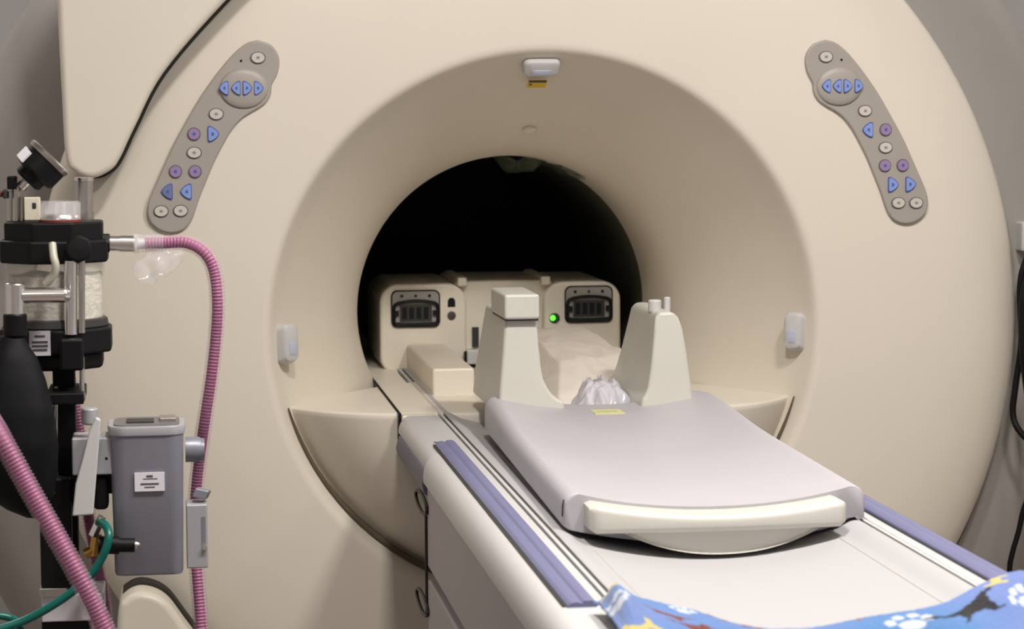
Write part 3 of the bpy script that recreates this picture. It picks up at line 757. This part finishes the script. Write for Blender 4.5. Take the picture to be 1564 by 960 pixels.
# pressure gauge, tilted
pgg = thing('pressure_gauge', 'tilted black pressure gauge seen side-on above the absorber canister', 'gauge', A(40, 300, -.02))
ga = (RT*.69+UP*.72+FW*.10).normalized()
gc = A(75, 242, -.02)
obj('bezel', [(lathe([(37*SA, -.003), (38*SA, .0), (38*SA, .003), (35*SA, .0045), (3*SA, .0045)], gc, ga, 40), steel)], pgg)
b_ = obj('gauge_body', [(lathe([(18*SA, -50*SA), (24*SA, -46*SA), (24*SA, -36*SA), (32*SA, -34*SA), (35.5*SA, -30*SA), (35.5*SA, -2*SA)], gc, ga, 40), black)], pgg)
gt = ga.cross(FW).normalized()            # in the picture plane, across the axis
lp = gc-ga*(18*SA)-FW*(35.5*SA)
obj('gauge_label', [(obox(gc-ga*(20*SA)+(gt*.78-FW*.62).normalized()*(35.6*SA), ga*(10*SA), (gt*.62+FW*.78).normalized()*(13*SA), (gt*.78-FW*.62).normalized()*.0012), label_w)], b_)
obj('gauge_stem', [(cyl(gc-ga*(46*SA), gc-ga*(62*SA)-UP*(2*SA), 9*SA, 16), steel)], pgg)

# stand
st = thing('machine_stand', 'black column stand with clamps carrying the breathing machine', 'stand', (A(100, 960).x, YA, 0))
sx_ = A(102, 700).x
obj('column', [(box(sx_-19*SA, sx_+16*SA, YA-.012, YA+.018, Zp(1180), Zp(560)), black)], st, bevel=.002)
obj('side_rod', [(cyl(A(86, 740, -.03), A(86, 590, -.03), 2.4*SA, 10), steel)], st)
obj('cross_bracket', [(box(A(76, 600).x, A(132, 600).x, YA-.09, YA+.02, Zp(605), Zp(588)), black)], st, bevel=.002)
obj('clamp_block', [(box(A(64, 800).x, A(112, 800).x, YA-.05, YA+.03, Zp(886), Zp(722)), black)], st, bevel=.003)
obj('clamp_screw', [(lathe([(5*SA, 0), (5*SA, .003), (2*SA, .0045)], (A(82, 742).x, YA-.05, Zp(742)), (0, -1, 0), 14), steel)], st)
obj('side_clamp', [(box(A(108, 800).x, A(150, 800).x, YA-.03, YA+.03, Zp(765), Zp(722)), black)], st, bevel=.003)
obj('silver_block', [(box(A(66, 900).x, A(160, 900).x, YA-.045, YA+.04, Zp(938), Zp(897)), mat('block_white', (200, 196, 200), .35))], st, bevel=.002)
obj('silver_plate', [(box(A(64, 900).x, A(105, 900).x, YA-.05, YA+.04, Zp(898), Zp(886)), steel)], st, bevel=.001)
obj('lower_body', [(box(A(66, 950).x, A(138, 950).x, YA-.04, YA+.05, Zp(1150), Zp(938)), black)], st, bevel=.003)
obj('foot', [(box(A(0, 900).x-.25, A(100, 900).x+.30, YA-.05, YA+.05, .03, .09), dark), (box(A(100, 900).x-.05, A(100, 900).x+.05, YA-.35, YA+.35, .03, .09), dark)]+[(cyl((A(100, 900).x+dx, YA+dy-.015, .03), (A(100, 900).x+dx, YA+dy+.015, .03), .03, 16), black) for dx, dy in ((-.30, 0), (.27, 0), (0, -.32), (0, .32))], st, bevel=.004)
obj('centre_post', [(box(A(92, 950).x, A(112, 950).x, YA-.02, YA+.02, .08, Zp(1150)), black)], st)
# white bent lever in front of the mounting block
lv_o = [(150, 622), (157, 626), (154, 668), (150, 716), (146, 766), (115, 768), (120, 720), (131, 680), (141, 640)]
obj('white_lever', [(prism([(A(x, y).x, A(x, y).z) for x, y in lv_o], YA-.098, YA-.085), white_pl)], st, bevel=.002)
obj('lever_knob', [(cyl(A(137, 648, -.07), A(137, 622, -.07), 13*SA, 20), vap_light)], st, bevel=.003)
obj('mount_block', [(box(A(114, 690).x, A(178, 690).x, YA-.08, YA-.02, Zp(712), Zp(657)), vap_light), (cyl((A(165, 688).x, YA-.0805, Zp(688)), (A(165, 688).x, YA-.07, Zp(688)), 3.5*SA, 12), black)], st, bevel=.002)
obj('mount_neck', [(box(A(146, 735).x, A(182, 735).x, YA-.06, YA-.01, Zp(745), Zp(712)), black)], st, bevel=.004)
obj('lever_back', [(box(A(145, 750).x, A(168, 750).x, YA-.075, YA-.04, Zp(766), Zp(716)), black)], st, bevel=.006)

# vaporizer
vp = thing('vaporizer', 'grey metal vaporizer block with white label on the breathing machine', 'vaporizer', A(226, 870, -.05))
vc = A(226, 750, -.05)
def vring(z, w_, d_, r_): return [(vc.x+x, vc.y+y, z) for x, y in rrect(-w_, w_, -d_, d_, r_, 6)]
W2 = 57*SA
Zv = lambda py: A(226, py, -.05).z
obj('body', [(loft([vring(Zv(869), W2*.90, W2*.84, .012), vring(Zv(865), W2*.93, W2*.88, .016), vring(Zv(700), W2*.98, W2*.94, .018), vring(Zv(656), W2, W2, .020)]), vap_grey)], vp)
lid = obj('lid', [(loft([vring(Zv(657), W2*1.03, W2*1.03, .022), vring(Zv(646), W2*1.05, W2*1.05, .022), vring(Zv(644), W2*1.03, W2*1.03, .021)]), vap_light)], vp)
zt_ = Zv(644)
obj('lid_panel', [(loft([[(x, y, zt_-.001) for x, y, z in vring(0, W2*.9, W2*.9, .016)], [(x, y, zt_+.0015) for x, y, z in vring(0, W2*.88, W2*.88, .015)]]), mat('lid_panel', (104, 100, 102), .35))], lid)
obj('lid_window', [(box(vc.x-W2*.55, vc.x+W2*.2, vc.y-W2*.45, vc.y+W2*.35, zt_+.001, zt_+.003), dark)], lid)
obj('lid_latch', [(box(vc.x+W2*.35, vc.x+W2*.8, vc.y-W2*.3, vc.y+W2*.5, zt_+.001, zt_+.006), steel)], lid, bevel=.001)
lx = A(229, 727, -.05); fy = vc.y-W2*.955-.0006
obj('label', [(obox((lx.x, fy, lx.z), (23*SA, 0, 0), (0, .0012, 0), (0, 0, 14.5*SA)), label_w)]+[(obox((lx.x+dx*SA, fy-.001, lx.z+dz*SA), (wd*SA, 0, 0), (0, .0006, 0), (0, 0, hh*SA)), ink) for dx, dz, wd, hh in ((0, 9, 5, 1.6), (1, 5, 11, .6), (0, -3, 14, 1.3), (0, -8, 8, .8))], vp)
obj('side_dial', [(lathe([(20*SA, 0), (20*SA, 20*SA), (17*SA, 26*SA), (4*SA, 27*SA)], A(283, 686, -.05), (1, 0, 0), 28), vap_grey), (cyl(A(300, 686, -.05), A(312, 686, -.05), 18*SA, 12), vap_grey)], vp)
fb = A(301, 803, -.05)
fl = obj('filler_block', [(box(fb.x-17*SA, fb.x+16*SA, fb.y-.022, fb.y+.022, A(301, 851).z, A(301, 756).z), vap_light)], vp, bevel=.002)
obj('filler_slot', [(box(fb.x+7*SA, fb.x+13*SA, fb.y-.0228, fb.y-.015, A(301, 822).z, A(301, 774).z), vap_grey)], fl)
obj('filler_screw', [(cyl((fb.x+11*SA, fb.y-.026, A(301, 820).z), (fb.x+11*SA, fb.y-.02, A(301, 820).z), 4*SA, 12), chrome)], fl)
obj('filler_cap', [(obox(A(308, 753, -.05), RT*(11*SA)+UP*(-2.5*SA), FW*.012, UP*(7*SA)+RT*(3*SA)), vap_grey)], fl, bevel=.002)
sh_ = obj('drain_spigot', [(cyl(A(150, 832, -.12), A(182, 832, -.12), 14*SA, 20), black), (cyl(A(180, 832, -.12), A(206, 832, -.12), 11*SA, 20), black)], st)
obj('spigot_tip', [(lathe([(6*SA, 0), (6*SA, 4*SA), (3.5*SA, 8*SA), (.5*SA, 9*SA)], A(206, 832, -.12), RT, 18), chrome)], sh_)
obj('brass_fitting', [(cyl(A(143, 848, -.09), A(148, 814, -.09), 9*SA, 6), brass), (cyl(A(130, 846, -.09), A(146, 838, -.09), 8*SA, 12), brass)], st)
obj('chrome_fitting', [(cyl(A(142, 818, -.10), A(152, 796, -.10), 8*SA, 6), chrome), (cyl(A(152, 797, -.10), A(156, 788, -.10), 6*SA, 16), chrome)], st)

# green oxygen hose
gp = spline([A(150, 798, -.10), A(160, 801, -.125), A(166, 815, -.14), A(163, 834, -.145), A(153, 856, -.145), A(136, 880, -.145), A(108, 905, -.145), A(70, 930, -.145), A(30, 950, -.145), A(-20, 966, -.15)], 10)
tag(obj('oxygen_hose', [(tube(gp, 6.5*SA, 14), green_hose)], smooth=180), 'dark green gas hose curving across the black column clamp', 'hose', )
gp = spline([A(-30, 938, -.12), A(0, 940, -.12), A(18, 944, -.12), A(30, 954, -.13), A(28, 975, -.14), A(5, 1000, -.14)], 10)
tag(obj('oxygen_hose', [(tube(gp, 6*SA, 14), green_hose)], smooth=180), 'green gas hose loop at the bottom corner beside the pink hose', 'hose')

# corrugated breathing hoses: pink inner, clear ribbed outer
def hose(pts, r_in, r_out, pitch, label):
    path = resample(spline(pts, 30), pitch/4)
    mid = path[len(path)//2]
    t = thing('breathing_hose', label, 'hose', mid, 'corrugated pink breathing hoses')
    rib = [1.0, .92, .85, .92]
    obj('ribbed_tube', [(tube(path, r_out, 18, rf=lambda k: r_out*rib[k % 4]), clear_rib)], t, smooth=180)
    obj('inner_tube', [(tube(path, r_in, 14, rf=lambda k: r_in*(1, .95, .89, .95)[k % 4]), pink)], t, smooth=180)
hose([A(222, 371, -.01), A(250, 371, -.01), A(285, 371, -.015), A(312, 386, -.02), A(327, 415, -.02), A(332, 465, -.02), A(329, 520, -.015), A(322, 580, -.01), A(313, 640, -.0), A(304, 705, .02), A(298, 770, .03), A(298, 830, .03), A(302, 890, .02), A(307, 960, .01), A(312, 1080, .0), A(318, 1300, -.02), A(345, 1560, -.06), A(460, 1690, -.18), A(620, 1700, -.30)], 9*SA, 13.5*SA, .0042, 'pink corrugated hose arching from the chrome outlet down past the vaporizer')
hose([A(-60, 500, -.10), A(-52, 552, -.15), A(-30, 615, -.20), A(0, 666, -.24), A(40, 738, -.25), A(82, 812, -.26), A(120, 880, -.27), A(152, 945, -.27), A(195, 1050, -.27), A(250, 1250, -.27), A(310, 1480, -.28), A(420, 1640, -.36), A(560, 1660, -.46)], 13*SA*.9, 19*SA*.9, .0045, 'pink corrugated hose running diagonally in front of the black column')
hose([A(96, 555, .03), A(108, 590, .04), A(118, 640, .045), A(127, 700, .045), A(134, 780, .045), A(148, 860, .045), A(160, 930, .045), A(168, 1060, .05), A(172, 1300, .07), A(200, 1520, .09), A(300, 1630, .06), A(420, 1645, -.02)], 9*SA, 12.5*SA, .0042, 'pink corrugated hose mostly hidden behind the black column')
# clear connector and hanging clear mask
ck = thing('hose_connector', 'clear plastic connector joining chrome outlet and pink hose', 'connector', A(226, 385, -.01))
obj('sleeve', [(cyl(A(204, 372, -.01), A(250, 371.5, -.01), 14.5*SA, 28), clear), (cyl(A(204, 372, -.01), A(212, 372, -.01), 16*SA, 28), clear)], ck)
obj('inner_cone', [(cyl(A(210, 372, -.01), A(236, 372, -.01), 9*SA, 24, 7*SA), mat('cone_white', (226, 220, 226), .3, alpha=.6, var=0))], ck)
v, f = [], []
axm = (A(280, 386, -.03)-A(208, 420, -.03)); Lm = axm.length; axm.normalize()
perp = axm.cross(FW).normalized()
n1, n2 = 22, 28
for k in range(n1+1):
    t = k/n1; r_ = (27*math.sin(PI*min(1, .12+t*.80))**.7*(1-.35*t))*SA
    for i in range(n2):
        a = 2*PI*i/n2; q = A(208, 420, -.03)+axm*(Lm*t)
        rr = r_*(1+.35*noise.noise((t*5, math.cos(a)*1.5, math.sin(a)*1.5)))
        v.append(q+perp*math.cos(a)*rr+FW*math.sin(a)*rr*.7)
for k in range(n1):
    for i in range(n2):
        j = (i+1) % n2; f.append((k*n2+i, k*n2+j, (k+1)*n2+j, (k+1)*n2+i))
f.append(tuple(range(n2-1, -1, -1))); f.append(tuple(n1*n2+i for i in range(n2)))
tag(obj('clear_pouch', [((v, f), mat('clear_pouch', (228, 222, 226), .1, var=0, alpha=.16, spec=1))], smooth=60), 'small clear plastic pouch hanging below the hose connector', 'pouch')

# black breathing bag
bc = [(23, 512, 17), (22, 524, 24), (21, 545, 38), (22, 580, 52), (24, 630, 66), (24, 680, 70), (26, 720, 64), (34, 755, 50), (46, 778, 30), (56, 790, 12)]
rings = []
for i in range(len(bc)):
    px_, py_, r_ = bc[i]; c = A(px_-4, py_, -.10); ring = []
    for k in range(32):
        a = 2*PI*k/32
        rr = r_*SA*(1+.05*math.sin(4*a+i)*(i > 1))
        ring.append(c+RT*math.cos(a)*rr+FW*math.sin(a)*rr*.8)
    rings.append(ring)
sm_r = []
for i in range(len(rings)-1):
    for t in (0, .25, .5, .75): sm_r.append([p_.lerp(q_, t) for p_, q_ in zip(rings[i], rings[i+1])])
sm_r.append(rings[-1])
bagt = thing('breathing_bag', 'black rubber breathing bag hanging below the chrome elbow', 'bag', A(40, 790, -.10))
obj('bag_body', [(loft(sm_r), black_rub)], bagt, smooth=180)
obj('bag_tail', [(tube(spline([A(36, 770, -.09), A(55, 786, -.09), A(72, 795, -.085)], 8), 5*SA, 10), black_rub)], bagt)

# ------------------------------------------------------------------ cables beside the scanner
def cable(pts, r_, lab):
    tag(obj('cable', [(tube(spline(pts, 10), r_, 10), black)], smooth=180), lab, 'cable', 'black cables beside the scanner')
hk = P(1578, 362, .08)
ho = thing('cable_hook', 'small white cable hook plate on the grey scanner rim', 'hook', (hk.x, hk.y, hk.z-.03))
obj('hook_plate', [(box(hk.x-.016, hk.x+.03, hk.y+.012, hk.y+.075, hk.z-.026, hk.z+.026), white_pl)], ho, bevel=.004)
obj('hook_arm', [(tube(spline([(hk.x+.004, hk.y+.02, hk.z), (hk.x+.004, hk.y-.03, hk.z-.006), (hk.x+.004, hk.y-.045, hk.z+.004), (hk.x+.004, hk.y-.045, hk.z+.02)], 6), .005, 10), white_pl)], ho)
H = Vector((hk.x+.004, hk.y-.02, hk.z+.008))
def fl_(px_, dx, dy): q = P(px_, 900, .06); return Vector((q.x+dx, .02+dy, .006))
cable([H+Vector((.03, .0, -.3)), H+Vector((.012, -.004, -.06)), H, P(1566, 400, .06), P(1558, 440, .06), P(1560, 520, .06), P(1551, 590, .06), P(1547, 630, .06), P(1556, 656, .05), P(1580, 676, .04), H+Vector((.05, -.02, -.38)), H+Vector((.03, 0, -.3))], .006, 'black cable coiled in a long loop over the white hook')
cable([H+Vector((.02, -.022, -.9)), H+Vector((.016, -.02, -.3)), H+Vector((.010, -.016, -.05)), H+Vector((0, -.012, .004)), P(1566, 440, .03), P(1562, 490, .03), P(1565, 560, .03), P(1575, 640, .03), P(1585, 760, .03), P(1590, 950, .03), fl_(1590, 0, 0), fl_(1590, .2, .0), fl_(1590, .5, -.1)], .007, 'thick black cable hanging straight at the picture edge')
cable([P(1600, 690, .06), P(1590, 720, .06), P(1566, 770, .06), P(1556, 810, .06), P(1546, 845, .06), P(1542, 872, .06), P(1545, 930, .06), P(1552, 1050, .06), fl_(1560, 0, .03), fl_(1560, .25, .1), fl_(1560, .6, .1)], .005, 'thin black cable trailing down behind the blue strip')
